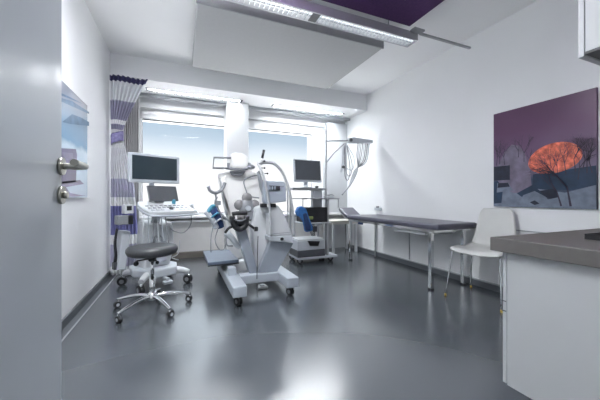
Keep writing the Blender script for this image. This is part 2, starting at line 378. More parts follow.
# right: winter dusk with a huge red sun
y0, y1, z0, z1 = 1.265, 2.125, .95, 1.98
pm = art_mat('dusk_print', [(0, (.06, .08, .12)), (.3, (.035, .055, .10)), (.36, (.16, .13, .20)), (.55, (.15, .09, .17)), (.8, (.12, .05, .115)), (1, (.105, .045, .10))], .3, 0, 1.03, .06)
pt = thing('wall_picture', 'unframed picture of a huge red sun behind bare trees, on the right wall', 'picture', (XR, 1.72, z0))
B().bb((XR-.025, y0, z0), (XR, y1, z1), pm).build('canvas', pt)
def A(u, v, k=0): return Vector((XR-.0255-.0004*k, y1+(y0-y1)*u, z1+(z0-z1)*v))
sun = mat('art_sun', (.85, .15, .09), .3, noise=.6, nscale=22)
dk = mat('art_dark', (.012, .016, .035), .3, noise=.3, nscale=20); nvy = mat('art_navy', (.015, .035, .075), .3, noise=.3, nscale=10)
snow = mat('art_snow', (.16, .19, .25), .3, noise=.25, nscale=12); mist = mat('art_mist', (.17, .145, .205), .3, noise=.3, nscale=10)
twig = mat('art_twig', (.035, .025, .05), .3, noise=.2)
b = B()
def flat(pts, k, m): b.prism([A(u, v, k) for u, v in pts], (-.0002, 0, 0), m)
flat([(.06, .56), (.02, .9), (.45, .9), (.42, .62), (.36, .45), (.3, .38), (.22, .36), (.14, .42)], 1, mist)
flat([(.0, .57), (.20, .57), (.20, .72), (.0, .72)], 2, dk)
flat([(.45, .68), (1, .64), (1, .80), (.8, .84), (.45, .82)], 1, nvy)
flat([(0, .9), (.12, .80), (.25, .86), (.5, .82), (.75, .86), (1, .80), (1, .998), (0, .998)], 3, snow)
flat([(0, .74), (.05, .72), (.12, .80), (.1, .96), (0, .97)], 4, nvy)
flat([(.05, .75), (.18, .75), (.24, .83), (.04, .85)], 5, snow); flat([(.06, .75), (.18, .75), (.20, .79), (.05, .80)], 6, dk)
flat([(.28, .86), (.45, .78), (.62, .92), (.4, .94)], 5, nvy); flat([(.35, .88), (.47, .84), (.7, .96), (.3, .97)], 6, snow); flat([(.42, .95), (.47, .93), (.52, .96), (.47, .975)], 7, dk)
flat([(.52, .84), (.66, .82), (.70, .90), (.6, .92)], 6, dk)
pts = []
for i in range(40):
    t = 2*math.pi*i/40; cx_, cy_ = .65, .555; ru, rv = .245, .15
    u_ = cx_+ru*math.cos(t); v_ = cy_-rv*math.sin(t)
    if math.sin(t) < 0: v_ = cy_-rv*math.sin(t)*.85+.0
    v_ -= .02*math.cos(t)
    pts.append((u_, min(v_, .68)))
flat(pts, 8, sun)
def branch(u, v, a, l, w, dep):
    u2, v2 = u+math.sin(a)*l, v-math.cos(a)*l*.85
    px_, py_ = math.cos(a)*w, math.sin(a)*w
    b.prism([A(u-px_, v-py_, 9), A(u+px_, v+py_, 9), A(u2+px_*.6, v2+py_*.6, 9), A(u2-px_*.6, v2-py_*.6, 9)], (-.0002, 0, 0), twig)
    if dep:
        for k in range(3 if dep > 2 else 2):
            branch(u2, v2, a+random.uniform(-.6, .6), l*random.uniform(.6, .85), w*.6, dep-1)
for u_, v_, a_, l_, w_, d_ in ((.72, .98, -.25, .16, .008, 4), (.80, .98, -.15, .2, .010, 5), (.86, .75, .1, .12, .005, 4), (.93, .70, 0, .12, .005, 4), (.64, .72, .1, .1, .004, 4), (.08, .55, 0, .08, .004, 4), (.3, .5, 0, .08, .004, 3), (.9, .66, .15, .1, .004, 4), (.76, .7, -.1, .12, .005, 4), (.97, .7, -.2, .12, .005, 4), (.84, .68, -.1, .13, .005, 4), (.04, .56, .1, .1, .004, 4), (.14, .56, -.1, .1, .004, 3), (.36, .55, 0, .1, .004, 4), (.42, .6, .1, .07, .003, 3)):
    branch(u_, v_, a_, l_, w_, d_)
# keep every stroke on the canvas
for v in b.bm.verts:
    v.co.y = min(max(v.co.y, y0+.002), y1-.002); v.co.z = min(max(v.co.z, z0+.002), z1-.002)
b.build('printed_scene', pt)
# left: pale blue lake picture
y0, y1, z0, z1 = 2.25, 3.44, 1.05, 1.965
lp = thing('wall_picture', 'unframed glossy picture of blue hills and violet shapes on the left wall', 'picture', (XL, 2.9, z0))
pm = art_mat('lake_print', [(0, (.40, .48, .60)), (.35, (.45, .60, .74)), (.5, (.55, .68, .80)), (.56, (.13, .28, .44)), (.72, (.22, .33, .46)), (1, (.27, .29, .35))], .12, 0, .92, .08)
B().bb((XL, y0, z0), (XL+.02, y1, z1), pm).build('canvas', lp)
b = B(); vio = mat('art_violet', (.11, .09, .19), .2, noise=.15); vio2 = mat('art_violet_light', (.17, .15, .26), .2, noise=.15); hil = mat('art_hill', (.10, .17, .27), .2, noise=.2)
def AL(x, y): d = ray(x, y); p = d*((XL+.0206)/d.x); return Vector((p.x, p.y, p.z+CAMH))
def fl2(px, m, k=0): b.prism([AL(x, y)+Vector((.0004*k, 0, 0)) for x, y in px], (.0002, 0, 0), m)
fl2([(60, 148), (76, 149), (77, 155), (76, 182), (60, 184)], vio); fl2([(62, 152), (73, 153), (73, 160), (62, 160)], vio2, 1)
fl2([(60, 182), (80, 180), (84, 184), (66, 187), (70, 193), (87, 196), (62, 197)], vio2, 0)
fl2([(58, 97), (72, 101), (89, 112), (89, 114), (58, 100)], hil); fl2([(59, 92), (70, 97), (83, 104), (60, 95)], hil)
fl2([(62, 122), (72, 114), (80, 117), (89, 122), (89, 126), (70, 124)], hil, 1)
b.build('printed_scene', lp)

# ------------------------------------------------------------------ kitchenette, near right
bc = thing('base_cabinet', 'white base cabinet with a recessed grey plinth in the right foreground', 'cabinet', (2.38, .56, 0))
B().bb((1.525, .16, .10), (XR-.01, .935, .775), CABW).build('carcass', bc, bevel=.002)
B().bb((1.62, .16, 0), (XR-.01, .88, .10), mat('plinth_grey', (.13, .14, .16), .5, noise=.04)).build('plinth', bc)
for i in range(3):
    a_ = 1.525+i*(XR-.01-1.525)/3
    d_ = B().bb((a_+.002, .938, .105), (a_+.573, .957, .772), CABW).build('cabinet_front', bc, bevel=.002)
    B().tube([(a_+.2, .96, .73), (a_+.2, .985, .73), (a_+.37, .985, .73), (a_+.37, .96, .73)], .005, STEEL, 8, smooth=False).build('handle', d_)
B().bb((1.5215, .938, .47), (1.5245, .96, .475), DGREY).build('hinge_cap', bc); B().bb((1.5215, .938, .52), (1.5245, .96, .525), DGREY).build('hinge_cap', bc)
tag(B().bb((1.485, .16, .776), (XR-.01, .995, .845), WORKT).build('worktop', bevel=.004), 'thick taupe grey worktop lying over the white base cabinet', 'worktop')
t = thing('soap_tray', 'small black tray at the right picture edge, on the taupe worktop', 'tray', (1.90, .70, .845))
B().bb((1.83, .64, .846), (2.02, .76, .852), BLACK).build('tray_base', t)
B().bb((1.83, .755, .852), (2.02, .76, .872), BLACK).bb((1.83, .64, .852), (2.02, .645, .872), BLACK).bb((1.83, .645, .852), (1.835, .755, .872), BLACK).bb((2.015, .645, .852), (2.02, .755, .872), BLACK).build('tray_rim', t)
uc = thing('wall_cabinet', 'white wall cabinet with grey underside at the top right corner', 'cabinet', (2.36, .38, 1.61))
B().bb((1.46, .15, 1.62), (XR-.01, .605, 2.35), CABW).build('carcass', uc, bevel=.002)
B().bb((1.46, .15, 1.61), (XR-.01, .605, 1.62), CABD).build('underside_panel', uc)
for i in range(3):
    a_ = 1.46+i*(XR-.01-1.46)/3
    B().bb((a_+.002, .608, 1.605), (a_+.594, .627, 2.35), CABW).build('cabinet_front', uc, bevel=.0015)
B().bb((1.56, .46, 1.60), (1.9, .54, 1.61), LGREY).bb((1.6, .48, 1.597), (1.86, .52, 1.60), WHITE).build('under_light', uc)

# ------------------------------------------------------------------ casters
def caster(b, c, r=.035, m=RUBBER, hub=LGREY, rz=0, fork=DGREY, H=None):
    c = Vector(c); H = H or r*2.3; R = RZ(rz); ax = R @ Vector((1, 0, 0)); fw = R @ Vector((0, 1, 0))
    wc = c+fw*r*.3+Vector((0, 0, r))
    for s_ in (-1, 1):
        b.cyl(wc+ax*s_*r*.12, wc+ax*s_*r*.55, r, m, 16); b.cyl(wc+ax*s_*r*.55, wc+ax*s_*r*.62, r*.5, hub, 12)
    b.tube([wc+fw*r*1.1, wc+fw*r*.75+Vector((0, 0, r*.8)), wc+Vector((0, 0, r*1.12)), c+Vector((0, 0, r*1.3)), c-fw*r*.4+Vector((0, 0, r*1.2))], r*.28, fork, 8)
    b.cyl(c+Vector((0, 0, r*1.1)), c+Vector((0, 0, H)), r*.28, CHROME, 10)
    return b

# ------------------------------------------------------------------ rolling stool
sx_, sy_ = -.25, 3.04
st = thing('rolling_stool', 'round black stool on a chrome five-star base with casters', 'stool', (sx_, sy_, 0))
B().lathe((sx_, sy_, .51), [(.05, 0), (.19, .0), (.212, .012), (.222, .035), (.220, .062), (.205, .08), (.17, .088), (.08, .090), (.01, .089)], VINYLB, 48).build('seat', st)
b = B(); b.cyl((sx_, sy_, .10), (sx_, sy_, .30), .026, CHROME, 20); b.cyl((sx_, sy_, .30), (sx_, sy_, .46), .016, CHROME, 16); b.build('gas_column', st)
b = B(); b.lathe((sx_, sy_, .445), [(.025, 0), (.035, .01), (.035, .045), (.06, .064)], BLACK, 20); b.build('seat_mount', st)
B().tube([(sx_-.02, sy_-.02, .475), (sx_-.12, sy_-.06, .47), (sx_-.125, sy_-.08, .455)], .007, BLACK, 8).ball((sx_-.125, sy_-.08, .45), .022, BLACK).build('height_lever', st)
B().tube([(sx_+.02, sy_-.03, .47), (sx_+.05, sy_-.1, .455)], .006, BLACK, 8).ball((sx_+.05, sy_-.105, .452), .016, BLACK).build('tilt_knob', st)
B().lathe((sx_, sy_, .085), [(.05, 0), (.05, .03), (.034, .06), (.028, .075)], CHROME, 24).build('hub', st)
for i in range(5):
    a_ = math.radians(10+72*i); d_ = Vector((math.cos(a_), math.sin(a_), 0)); o_ = Vector((sx_, sy_, 0))
    leg = B().tube([o_+d_*.03+Vector((0, 0, .118)), o_+d_*.12+Vector((0, 0, .122)), o_+d_*.23+Vector((0, 0, .105)), o_+d_*.345+Vector((0, 0, .076))], (.021, .013), CHROME, 12).build('base_arm', st)
    caster(B(), o_+d_*.338, .03, rz=a_+random.uniform(-1, 1)).build('caster', leg)

# ------------------------------------------------------------------ ultrasound machine
ua = math.radians(27); UL = (-.28, 3.87, 0)
us = thing('ultrasound_machine', 'white and grey ultrasound trolley with two screens beside the left wall', 'medical device', UL, ua)
TU = Matrix.Translation(UL) @ Matrix.Rotation(ua, 4, 'Z')
def U(): return B(TU)
b = U(); b.prism([(-.14, -.24, .13), (.14, -.24, .13), (.26, .0, .13), (.22, .24, .13), (-.22, .24, .13), (-.26, .0, .13)], (0, 0, .10), LGREY)
b.build('base_chassis', us, bevel=.02)
for i, (x_, y_) in enumerate(((-.27, -.27), (.29, -.25), (-.27, .25), (.29, .25))):
    l_ = U().tube([(x_*.35, y_*.35, .18), (x_*.75, y_*.75, .165), (x_, y_, .135)], (.045, .03), WHITE, 12).build('leg_arm', us)
    caster(U(), (x_, y_, 0), .05, rz=.5*i, hub=MGREY, fork=MGREY).build('caster', l_)
b = U(); b.prism([(-.16, .22, .20), (-.17, -.06, .20), (-.13, -.12, .45), (-.12, -.05, .74), (-.14, .20, .78)], (.31, 0, 0), WHITE)
b.build('body_housing', us, bevel=.03)
b = U(); b.box((0, -.105, .42), (.16, .03, .26), LGREY, RX(-.06)); b.build('front_cover', us, bevel=.01)
b = U()
for i in range(7): b.box((.158, .02+.02*i, .40), (.012, .008, .24), MGREY)
b.build('vent_grille', us)
b = U(); b.cyl((0, .02, .74), (0, -.02, .86), .05, LGREY, 20); b.build('lift_column', us)
# control console
TC0 = TU @ Matrix.Translation((.045, -.1, .93)) @ Matrix.Rotation(math.radians(11), 4, 'X') @ Matrix.Scale(.88, 4, (1, 0, 0)) @ Matrix.Translation((0, .1, -.90))
def U(): return B(TC0)
# control console
b = U(); b.prism([(-.31, -.36, .875), (-.27, -.39, .875), (.27, -.39, .875), (.31, -.36, .875), (.33, -.1, .89), (.27, .06, .90), (-.27, .06, .90), (-.33, -.1, .89)], (0, 0, .045), WHITE)
cs = b.build('control_console', us, bevel=.012)
b = U(); b.prism([(-.25, -.34, .846), (.25, -.34, .846), (.22, .02, .85), (-.22, .02, .85)], (0, 0, .035), MGREY); b.build('console_underside', us, bevel=.01)
b = U()
for i in range(9):
    for j in range(3):
        if abs(i-4) < 2 and j == 0: continue
        b.box((-.24+.06*i, -.32+.085*j, .924+.003*j), (.036, .03, .012), (LGREY, MGREY, DGREY)[(i*3+j) % 3])
b.box((0, -.235, .921), (.54, .22, .006), LGREY); b.build('key_panel', cs, bevel=.002)
U().ball((0, -.30, .928), .025, DGREY).build('trackball', cs)
U().tube([(-.33, -.12, .905), (-.34, -.34, .895), (-.24, -.44, .885), (.24, -.44, .885), (.34, -.34, .895), (.33, -.12, .905)], .012, LGREY, 10).build('grab_handle', cs)
for k_, x_ in enumerate((.355, .39)):
    b = U(); b.lathe((x_, -.2+.07*k_, .87), [(.018, 0), (.026, .01), (.028, .06), (.022, .062)], LGREY, 16); b.build('probe_holder', cs)
b = U(); b.tube([(.355, -.2, .90), (.35, -.2, .96)], (.012, .02), LGREY, 12); b.build('probe', cs)
U().lathe((.16, -.06, .93), [(.022, 0), (.024, .01), (.024, .05), (.012, .06)], TEAL, 16).build('probe_cap', cs)
# touch screen
Rt = RX(math.radians(-33))
b = U(); b.box((.03, .00, 1.05), (.40, .022, .20), DGREY, Rt); ts = b.build('touch_screen', us, bevel=.006)
b = U(); b.box((.03, -.0125, 1.047), (.375, .004, .175), SCREEN2, Rt); b.build('touch_glass', ts)
b = U(); b.box((0, .03, .96), (.12, .04, .08), MGREY); b.build('screen_hinge', us, bevel=.004)
def U(): return B(TU)
# main monitor
b = U(); b.tube([(0, .12, .88), (.0, .14, 1.1), (0, .11, 1.25), (0, .06, 1.38)], .03, LGREY, 14); b.build('monitor_arm', us)
b = U(); b.box((-.01, .0, 1.395), (.60, .035, .345), LGREY); mo = b.build('monitor', us, bevel=.016)
b = U(); b.box((-.01, -.019, 1.40), (.52, .006, .275), SCREEN); b.build('monitor_glass', mo)
# side pieces at the left
b = U(); b.box((-.36, .0, .80), (.13, .12, .10), MGREY); b.box((-.30, -.065, .80), (.05, .012, .10), BLACK); b.build('accessory_box', us, bevel=.008)
b = U(); b.box((-.31, .0, .92), (.09, .10, .10), WHITE); b.box((-.31, -.052, .93), (.05, .006, .05), BLACK); b.build('gel_warmer', us, bevel=.008)
b = U(); b.box((-.33, .12, .45), (.09, .16, .44), LGREY, Matrix.Rotation(.12, 3, 'Y')); b.build('side_pod', us, bevel=.015)
b = U(); b.tube([(-.39, .08, .70), (-.41, .08, .55), (-.40, .09, .40), (-.41, .1, .28)], (.012, .018), BLACK, 10); b.box((-.40, .1, .28), (.05, .07, .08), DGREY); b.build('cable_hook', us, bevel=.004)
for i in range(6):
    x_ = -.25+.045*i
    U().tube([(x_, -.30, .85), (x_-.02+.01*i, -.32, .65-.02*i), (x_+.03, -.24, .48+.03*(i % 3)), (x_*.4, -.13, .60)], .006, (WHITE, LGREY, GREYT)[i % 3], 8).build('probe_cable', us)
U().tube([(.345, -.2, .87), (.33, -.22, .72), (.25, -.2, .62), (.16, -.12, .64), (.12, -.08, .70)], .006, GREYT, 8).build('probe_cable', us)
U().tube([(.30, .0, .50), (.25, -.05, .34), (.22, .05, .28), (.34, .12, .22)], .005, WHITE, 8).build('probe_cable', us)
b = U(); b.box((0, -.31, .085), (.10, .06, .03), LGREY, RX(.2)); b.box((0, -.26, .12), (.04, .12, .03), LGREY); b.build('brake_pedal', us, bevel=.006)
tag(B().tube([PZ(163, 262, .01), PZ(175, 258, .008), PZ(190, 257, .008), PZ(205, 256, .008), PZ(222, 253, .008)], .006, BLACK, 6).build('power_cable'), 'thin black cable lying on the floor behind the stress-test couch footplate', 'cable')

# ------------------------------------------------------------------ stress-test couch (tilted ergometer couch)
eg = thing('stress_test_couch', 'upright tilted ergometer couch with crank unit, console and wheeled pale blue frame', 'medical device', (.85, 3.4, 0))
b = B(); b.bb((.45, 2.72, .10), (.585, 4.25, .205), PALEB); b.build('base_beam', eg, bevel=.01)
b = B(); b.bb((1.02, 2.80, .10), (1.155, 4.25, .205), PALEB); b.build('base_beam', eg, bevel=.01)
b = B(); b.bb((.585, 3.05, .12), (1.02, 3.19, .21), PALEB); b.build('cross_beam', eg, bevel=.008)
b = B(); b.bb((.585, 3.62, .12), (1.02, 3.76, .24), WHITE); b.build('cross_beam', eg, bevel=.008)
for c in ((.52, 2.79), (1.09, 2.87), (.52, 4.15), (1.09, 4.15)):
    caster(B(), (*c, 0), .042, rz=.4, H=.11, hub=MGREY).build('caster', eg)
# foot plate on its post
q = [PZ(203, 251, .33), PZ(229, 249.5, .33), PZ(239, 259.5, .33), PZ(208, 262.5, .33)]
b = B(); b.prism(q, (0, 0, -.035), mat('footplate_blue', (.11, .14, .19), .3, noise=.05)); b.build('footplate', eg, bevel=.006)
b = B(); b.prism([p-Vector((0, 0, .036)) for p in q], (0, 0, -.012), BLACK); b.build('footplate_edge', eg)
b = B(); b.bb((.475, 3.14, .20), (.555, 3.26, .284), PALEB); b.build('post', eg, bevel=.004)
# V shaped frame
LIMB = mat('blue_grey_limb', (.27, .30, .345), .35, noise=.03)
b = B(); b.poly([(250, 275), (259, 275), (246, 228), (236, 229)], 3.13, .12, LIMB); b.build('frame_limb', eg, bevel=.008)
b = B(); b.poly([(258, 273), (277, 272.5), (294, 243), (271, 241)], 3.10, .10, LIMB); b.build('lift_arm', eg, bevel=.01)
b = B(); b.poly([(254, 268), (258, 273), (271, 241), (271, 212), (263, 205), (256, 207), (252, 228)], 3.22, .16, WHITE); b.build('side_cover', eg, bevel=.02)
b = B(); b.poly([(270, 236.5), (269, 206), (278, 205), (283, 211), (293.5, 236)], 3.06, .24, WHITE); ho = b.build('crank_housing', eg, bevel=.02)
b = B(); b.poly([(269, 236.8), (293, 235.5), (292.5, 242.5), (270, 241.5)], 3.04, .22, LGREY); b.build('housing_base', eg, bevel=.008)
b = B(); b.ball(PY(282, 239, 3.03), .018, BLACK, (1.2, .5, 1)); b.build('level_knob', eg)
B().tube([PY(272, 234, 3.04), PY(282, 233, 3.04), PY(290, 232.5, 3.04)], .003, MGREY, 6).build('seam_strip', ho)
# backrest of the couch, seen from its foot end
b = B(); b.poly([(218, 174), (226, 170), (252, 169), (260, 176), (263, 205), (262, 236), (252, 258), (242, 252), (232, 232), (225, 210)], 3.62, .13, CREAM)
b.build('backrest', eg, bevel=.035)
b = B(); b.poly([(224, 205), (220, 182), (226, 175), (232, 232), (238, 243)], 3.60, .08, CREAM); b.build('side_cushion', eg, bevel=.02)
b = B(); b.tube([PY(262, 174, 3.5), PY(250, 177, 3.5), PY(244, 181, 3.5), PY(246, 190, 3.5), PY(249, 196, 3.5), PY(259, 198, 3.5)], .008, MGREY, 8); b.build('strap_rod', eg)
# head cushion and bracket
b = B(); b.poly([(231.5, 168), (230.5, 154), (236, 152.5), (244, 153), (248, 157), (250, 166), (246, 169)], 3.56, .14, CREAM); b.build('head_cushion', eg, bevel=.03)
b = B(); b.tube([PY(228.5, 163, 3.5), PY(229.5, 168, 3.5), PY(240, 169.5, 3.5), PY(248, 168, 3.5), PY(249.5, 163, 3.5)], .018, MGREY, 10)
b.ball(PY(251, 167, 3.5), .04, MGREY, (1.3, 1, .8)); b.build('head_bracket', eg)
b = B(); b.tube([PY(231, 158, 3.55), PY(214, 157.5, 3.55), PY(213, 168, 3.55), PY(231, 168.5, 3.55)], .013, MGREY, 10, smooth=False); b.build('side_handle', eg)
b = B(); b.poly([(230, 171), (246, 171), (243, 175.5), (233, 175.5)], 3.54, .08, MGREY); b.build('head_shadow', eg, bevel=.01)  # grey slab standing in for the shadow under the head cushion
# crescent shoulder rest on a rod
b = B(); b.tube([PY(208, 186, 3.4), PY(210, 190.5, 3.4), PY(215, 193, 3.4), PY(220, 191, 3.4), PY(223.5, 187, 3.4), PY(225, 182.5, 3.4)], .019, MGREY, 10)
b.build('shoulder_rest', eg)
b = B(); b.tube([PY(215.5, 193, 3.42), PY(217, 205, 3.44), PY(221, 214, 3.47), PY(230, 222, 3.58)], .012, ALU, 10); b.box(PY(217.5, 203, 3.43), (.07, .05, .05), MGREY); b.build('rest_rod', eg)
b = B(); b.tube([PY(220, 178, 3.5), PY(223, 195, 3.5), PY(227, 215, 3.5)], .010, ALU, 8); b.build('side_rail', eg)
# crank star, foot cups
b = B(); c = PY(247, 208, 3.36)
for i in range(5):
    a_ = math.radians(90+72*i); p = c+Vector((math.cos(a_)*.095, 0, math.sin(a_)*.12)); b.ball(p, .062, mat('crank_grey_%d' % i, (.20, .195, .20), .45, noise=.04), (1, .7, 1))
b.ball(c, .10, MGREY, (1, .55, 1.15)); b.mats = [m if m.name.startswith('crank_grey_0') or m is DGREY else m for m in b.mats]; b.cyl(c-Vector((0, .05, 0)), c-Vector((0, .08, 0)), .03, LGREY, 16)
b.build('crank_unit', eg)
b = B(); b.poly([(245, 211), (256, 210), (257, 216), (252, 220), (246, 219)], 3.30, .10, MGREY); b.build('crank_arm', eg, bevel=.01)
def cup(dx, dy, Y, k=1):
    b = B(); P = lambda x, y, d=0: PY(x+dx, y+dy, Y+d)
    b.tube([P(232, 216), P(234, 225), P(239, 229), P(245, 226), P(247, 216)], .030, BLACK, 10)
    b.tube([P(232, 214), P(239, 213), P(247, 213)], .022, BLACK, 10); b.ball(P(240, 222, .02), .05, BLACK, (1, .8, 1))
    b.tube([P(234, 219, -.035), P(240, 221, -.045), P(246, 219, -.035)], .007, MGREY, 8)
    b.build('foot_cup', eg)
cup(0, 0, 3.08)
b = B(); b.tube([PY(225, 233, 3.05), PY(229, 228, 3.05), PY(234, 226, 3.08)], .014, BLACK, 8); b.build('pedal_bar', eg); b = B(); b.tube([PY(246, 222, 3.08), PY(251, 226, 3.05), PY(255.5, 229.5, 3.05)], .014, BLACK, 8)
b.cyl(PY(254.5, 229, 3.02), PY(257.5, 229, 3.02), .026, BLACK, 12); b.build('pedal_bar', eg)
b = B(); b.tube([PY(226, 233, 3.2), PY(232, 238, 3.2), PY(238, 246, 3.2), PY(243, 245, 3.2)], (.035, .028), LGREY, 10); b.build('calf_rest', eg)
b = B(); b.tube([PY(226, 236, 3.3), PY(227, 245, 3.3), PY(233, 246, 3.3)], .008, GREYT, 8); b.build('hose', eg)
# console with display
b = B(); b.poly([(264, 180.5), (284, 181.5), (286, 184), (286.5, 201.5), (266, 204), (264, 202)], 3.02, .10, mat('console_blue_grey', (.33, .37, .43), .35, noise=.02)); co = b.build('console', eg, bevel=.01)
b = B(); b.poly([(269, 185.5), (280, 186), (280, 190.5), (269, 190.3)], 3.012, .01, BLACK); b.build('display', co)
b = B()
for i in range(3): b.poly([(269+2.6*i, 186.2), (270.6+2.6*i, 186.2), (270.6+2.6*i, 189.6), (269+2.6*i, 189.6)], 3.0105, .002, SLATE)
b.poly([(278, 186), (284, 186), (284, 187), (278, 187)], 3.013, .008, MGREY); b.build('digits', co)
b = B(); b.poly([(257.5, 172), (259.5, 170), (264, 183), (264, 200), (260, 186)], 3.08, .05, MGREY); b.build('console_flank', eg, bevel=.01)
b = B(); b.poly([(261.5, 203.5), (267, 203.5), (267, 207.5), (261.5, 207.5)], 3.04, .06, BLACK); b.poly([(270, 203.5), (276, 203.5), (276, 207.5), (270, 207.5)], 3.04, .06, BLACK); b.poly([(262, 207), (276, 207), (276, 213), (264, 213)], 3.08, .1, WHITE); b.build('console_neck', eg)
b = B(); b.tube([PY(258, 163.5, 3.04), PY(266, 162.5, 3.04), PY(274.5, 164, 3.04), PY(282, 172, 3.04), PY(287.5, 185, 3.04), PY(291, 200, 3.04), PY(293.5, 218, 3.04), PY(294, 236, 3.06)], .016, ALU, 12)
b.tube([PY(258, 163.5, 3.04), PY(263, 175, 3.0), PY(267, 192, 2.99), PY(269.5, 208, 3.0), PY(271.5, 236, 3.02)], .013, ALU, 12); b.build('handlebar', eg)
b = B(); b.tube([PY(262, 165, 3.02), PY(262.3, 158, 3.02)], .007, ALU, 8); b.build('grip_rod', eg); b = B(); b.tube([PY(262.2, 158, 3.02), PY(264, 150, 3.02)], .014, BLACK, 10); b.build('grip', eg)
b = B()
for x_, y_ in ((264.5, 161), (264.5, 168), (267.5, 173.5)): b.tube([PY(x_-3, y_, 3.02), PY(x_, y_, 3.02)], .005, BLACK, 6); b.ball(PY(x_, y_, 3.02), .011, BLACK); b.build('clamp_screw', eg); b = B()
b.bm.free()
b = B(); b.tube([PY(258, 236, 3.0), PY(257.5, 255, 3.0), PY(257, 275, 2.95), PZ(257, 285, .01), PZ(258, 296, .008)], .004, BLACK, 6); b.build('pedal_cable', eg)
fp = thing('foot_switch', 'small white foot switch on the floor between the base beams of the stress-test couch', 'foot switch', tuple(PZ(262, 288, 0)))
c = PZ(262, 288, 0); b = B(); b.prism([c+Vector(v) for v in ((-.06, -.05, .002), (.06, -.05, .002), (.05, .06, .002), (-.03, .06, .002))], (0, 0, .025), WHITE); b.build('switch_base', fp, bevel=.004)
b = B(); b.box(c+Vector((0, -.0, .035)), (.05, .06, .014), LGREY); b.build('switch_pedal', fp, bevel=.004)

# blood pressure cuff hanging from the crescent rod
cu = thing('pressure_cuff', 'rolled blue pressure cuff hanging left of the tilted couch', 'blood pressure cuff', tuple(PY(214, 218, 3.36)))
b = B(); p0, p1 = PY(209.5, 212.5, 3.36), PY(219, 228.5, 3.36); ax = (p1-p0).normalized()
b.tube([PY(206.5, 211, 3.34), PY(210, 216, 3.33), PY(214, 222, 3.33), PY(217, 228, 3.34)], (.038, .030), LGREY, 12)
b.tube([PY(211.5, 210, 3.36), PY(216, 216.5, 3.35), PY(219, 222, 3.35), PY(221, 227.5, 3.36)], (.062, .036), NAVY, 14)
b.build('cuff_roll', cu)
b = B(); b.tube([PY(208, 212, 3.32), PY(212, 206.8, 3.32), PY(214, 206.5, 3.36)], .024, TEAL, 10); b.tube([PY(211.5, 217.5, 3.30), PY(217.5, 213, 3.28), PY(219.5, 213.5, 3.34)], .010, TEAL, 10)
b.tube([PY(214.5, 223.5, 3.30), PY(220, 219, 3.28), PY(222.5, 220, 3.34)], .009, LGREY, 8); b.build('cuff_band', cu)
b = B(); b.tube([PY(213.5, 225, 3.36), PY(211, 238, 3.36), PY(211, 252, 3.5)], .006, GREYT, 8)
b.tube([PY(218, 229, 3.36), PY(215, 240, 3.36), PY(219, 249, 3.36), PY(224, 249, 3.36), PY(226, 242, 3.36), PY(226, 234, 3.4)], .006, GREYT, 8); b.build('air_tube', cu)
b = B(); b.tube([PY(216, 207, 3.38), PY(214.5, 201, 3.40), PY(218, 197, 3.42)], .006, GREYT, 8); b.build('hanging_loop', cu)

# ------------------------------------------------------------------ ECG trolley
ec = thing('ecg_trolley', 'metal shelf trolley with tall pole and electrode arm behind the stress-test couch', 'medical trolley', (2.05, 4.300, 0))
Yc = 4.150; ZS = lambda y, Y=Yc: PY(315, y, Y).z
X0, X1 = PY(298, 250, Yc).x, PY(337, 250, Yc).x
zb = ZS(256.5)
b = B(); b.bb((X0, Yc-.02, zb-.035), (X1, 4.580, zb), LGREY); b.build('shelf_board', ec, bevel=.005)
for x_, y_ in ((X0+.06, Yc+.02), (X1-.08, Yc+.05), (X0+.06, 4.520), (X1-.08, 4.520)): caster(B(), (x_, y_, 0), .045, rz=.9, H=zb-.03, hub=MGREY).build('caster', ec)
z2, z3, z4, z5 = ZS(222.5), ZS(207), ZS(198), ZS(189)
b = B()
for x_, y_ in ((PY(328.5, 230, Yc).x, Yc+.02), (PY(328.5, 230, Yc).x, 4.540), (X0+.02, 4.540)): B().bb((x_-.015, y_-.015, zb), (x_+.015, y_+.015, z4), ALU).build('upright', ec)
b = B(); b.bb((PY(302, 200, Yc).x, Yc-.02, z4-.02), (PY(339, 200, Yc).x, 4.580, z4), POLE); b.build('shelf_board', ec, bevel=.004)
b = B(); b.bb((PY(302, 222, Yc).x, Yc-.02, z2-.02), (PY(331, 222, Yc).x, 4.580, z2), WHITE); b.build('shelf_board', ec, bevel=.004)
Yt = 4.350
b = B(); b.bb((PY(291.5, 189, Yt).x, Yt-.05, PY(315, 190.5, Yt).z), (PY(326, 189, Yt).x, 4.650, PY(315, 188, Yt).z), POLE)
b.bb((PY(293, 189, Yt).x-.012, 4.590, zb), (PY(293, 189, Yt).x+.012, 4.615, PY(315, 190, Yt).z), ALU); tp_ = b.build('monitor_shelf', ec, bevel=.003)
b = B()
for x_ in (PY(303, 200, Yc).x, PY(338.5, 200, Yc).x): b.bb((x_-.006, Yc, z3-.02), (x_+.006, Yc+.012, z4-.01), POLE)
b.build('hook_rail', ec)
b = B(); b.bb((PY(313, 195, 4.400).x, 4.400, PY(313, 225, 4.400).z), (PY(322, 195, 4.400).x, 4.480, PY(313, 190, 4.400).z), LGREY); b.build('rear_panel', ec)
b = B(); x_ = PY(326, 180, 4.250).x; b.cyl((x_, 4.250, zb), (x_, 4.250, PY(326, 130, 4.250).z), .014, POLE, 14)
zt = PY(326, 141, 4.250).z; b.tube([(x_, 4.250, zt), PY(352, 140.5, 4.250)], .012, POLE, 10); b.tube([PY(326, 163, 4.250), PY(334, 153, 4.250), PY(345, 143, 4.250)], .011, POLE, 8, smooth=False); b.build('pole_arm', ec)
b = B(); b.poly([(349, 138), (354, 137), (373, 140), (373, 143), (352, 143), (349, 142)], 4.220, .09, LGREY); hd = b.build('electrode_head', ec, bevel=.008)
b = B(); b.ball(PY(351, 140, 4.210), .03, DGREY); b.build('head_knob', hd)
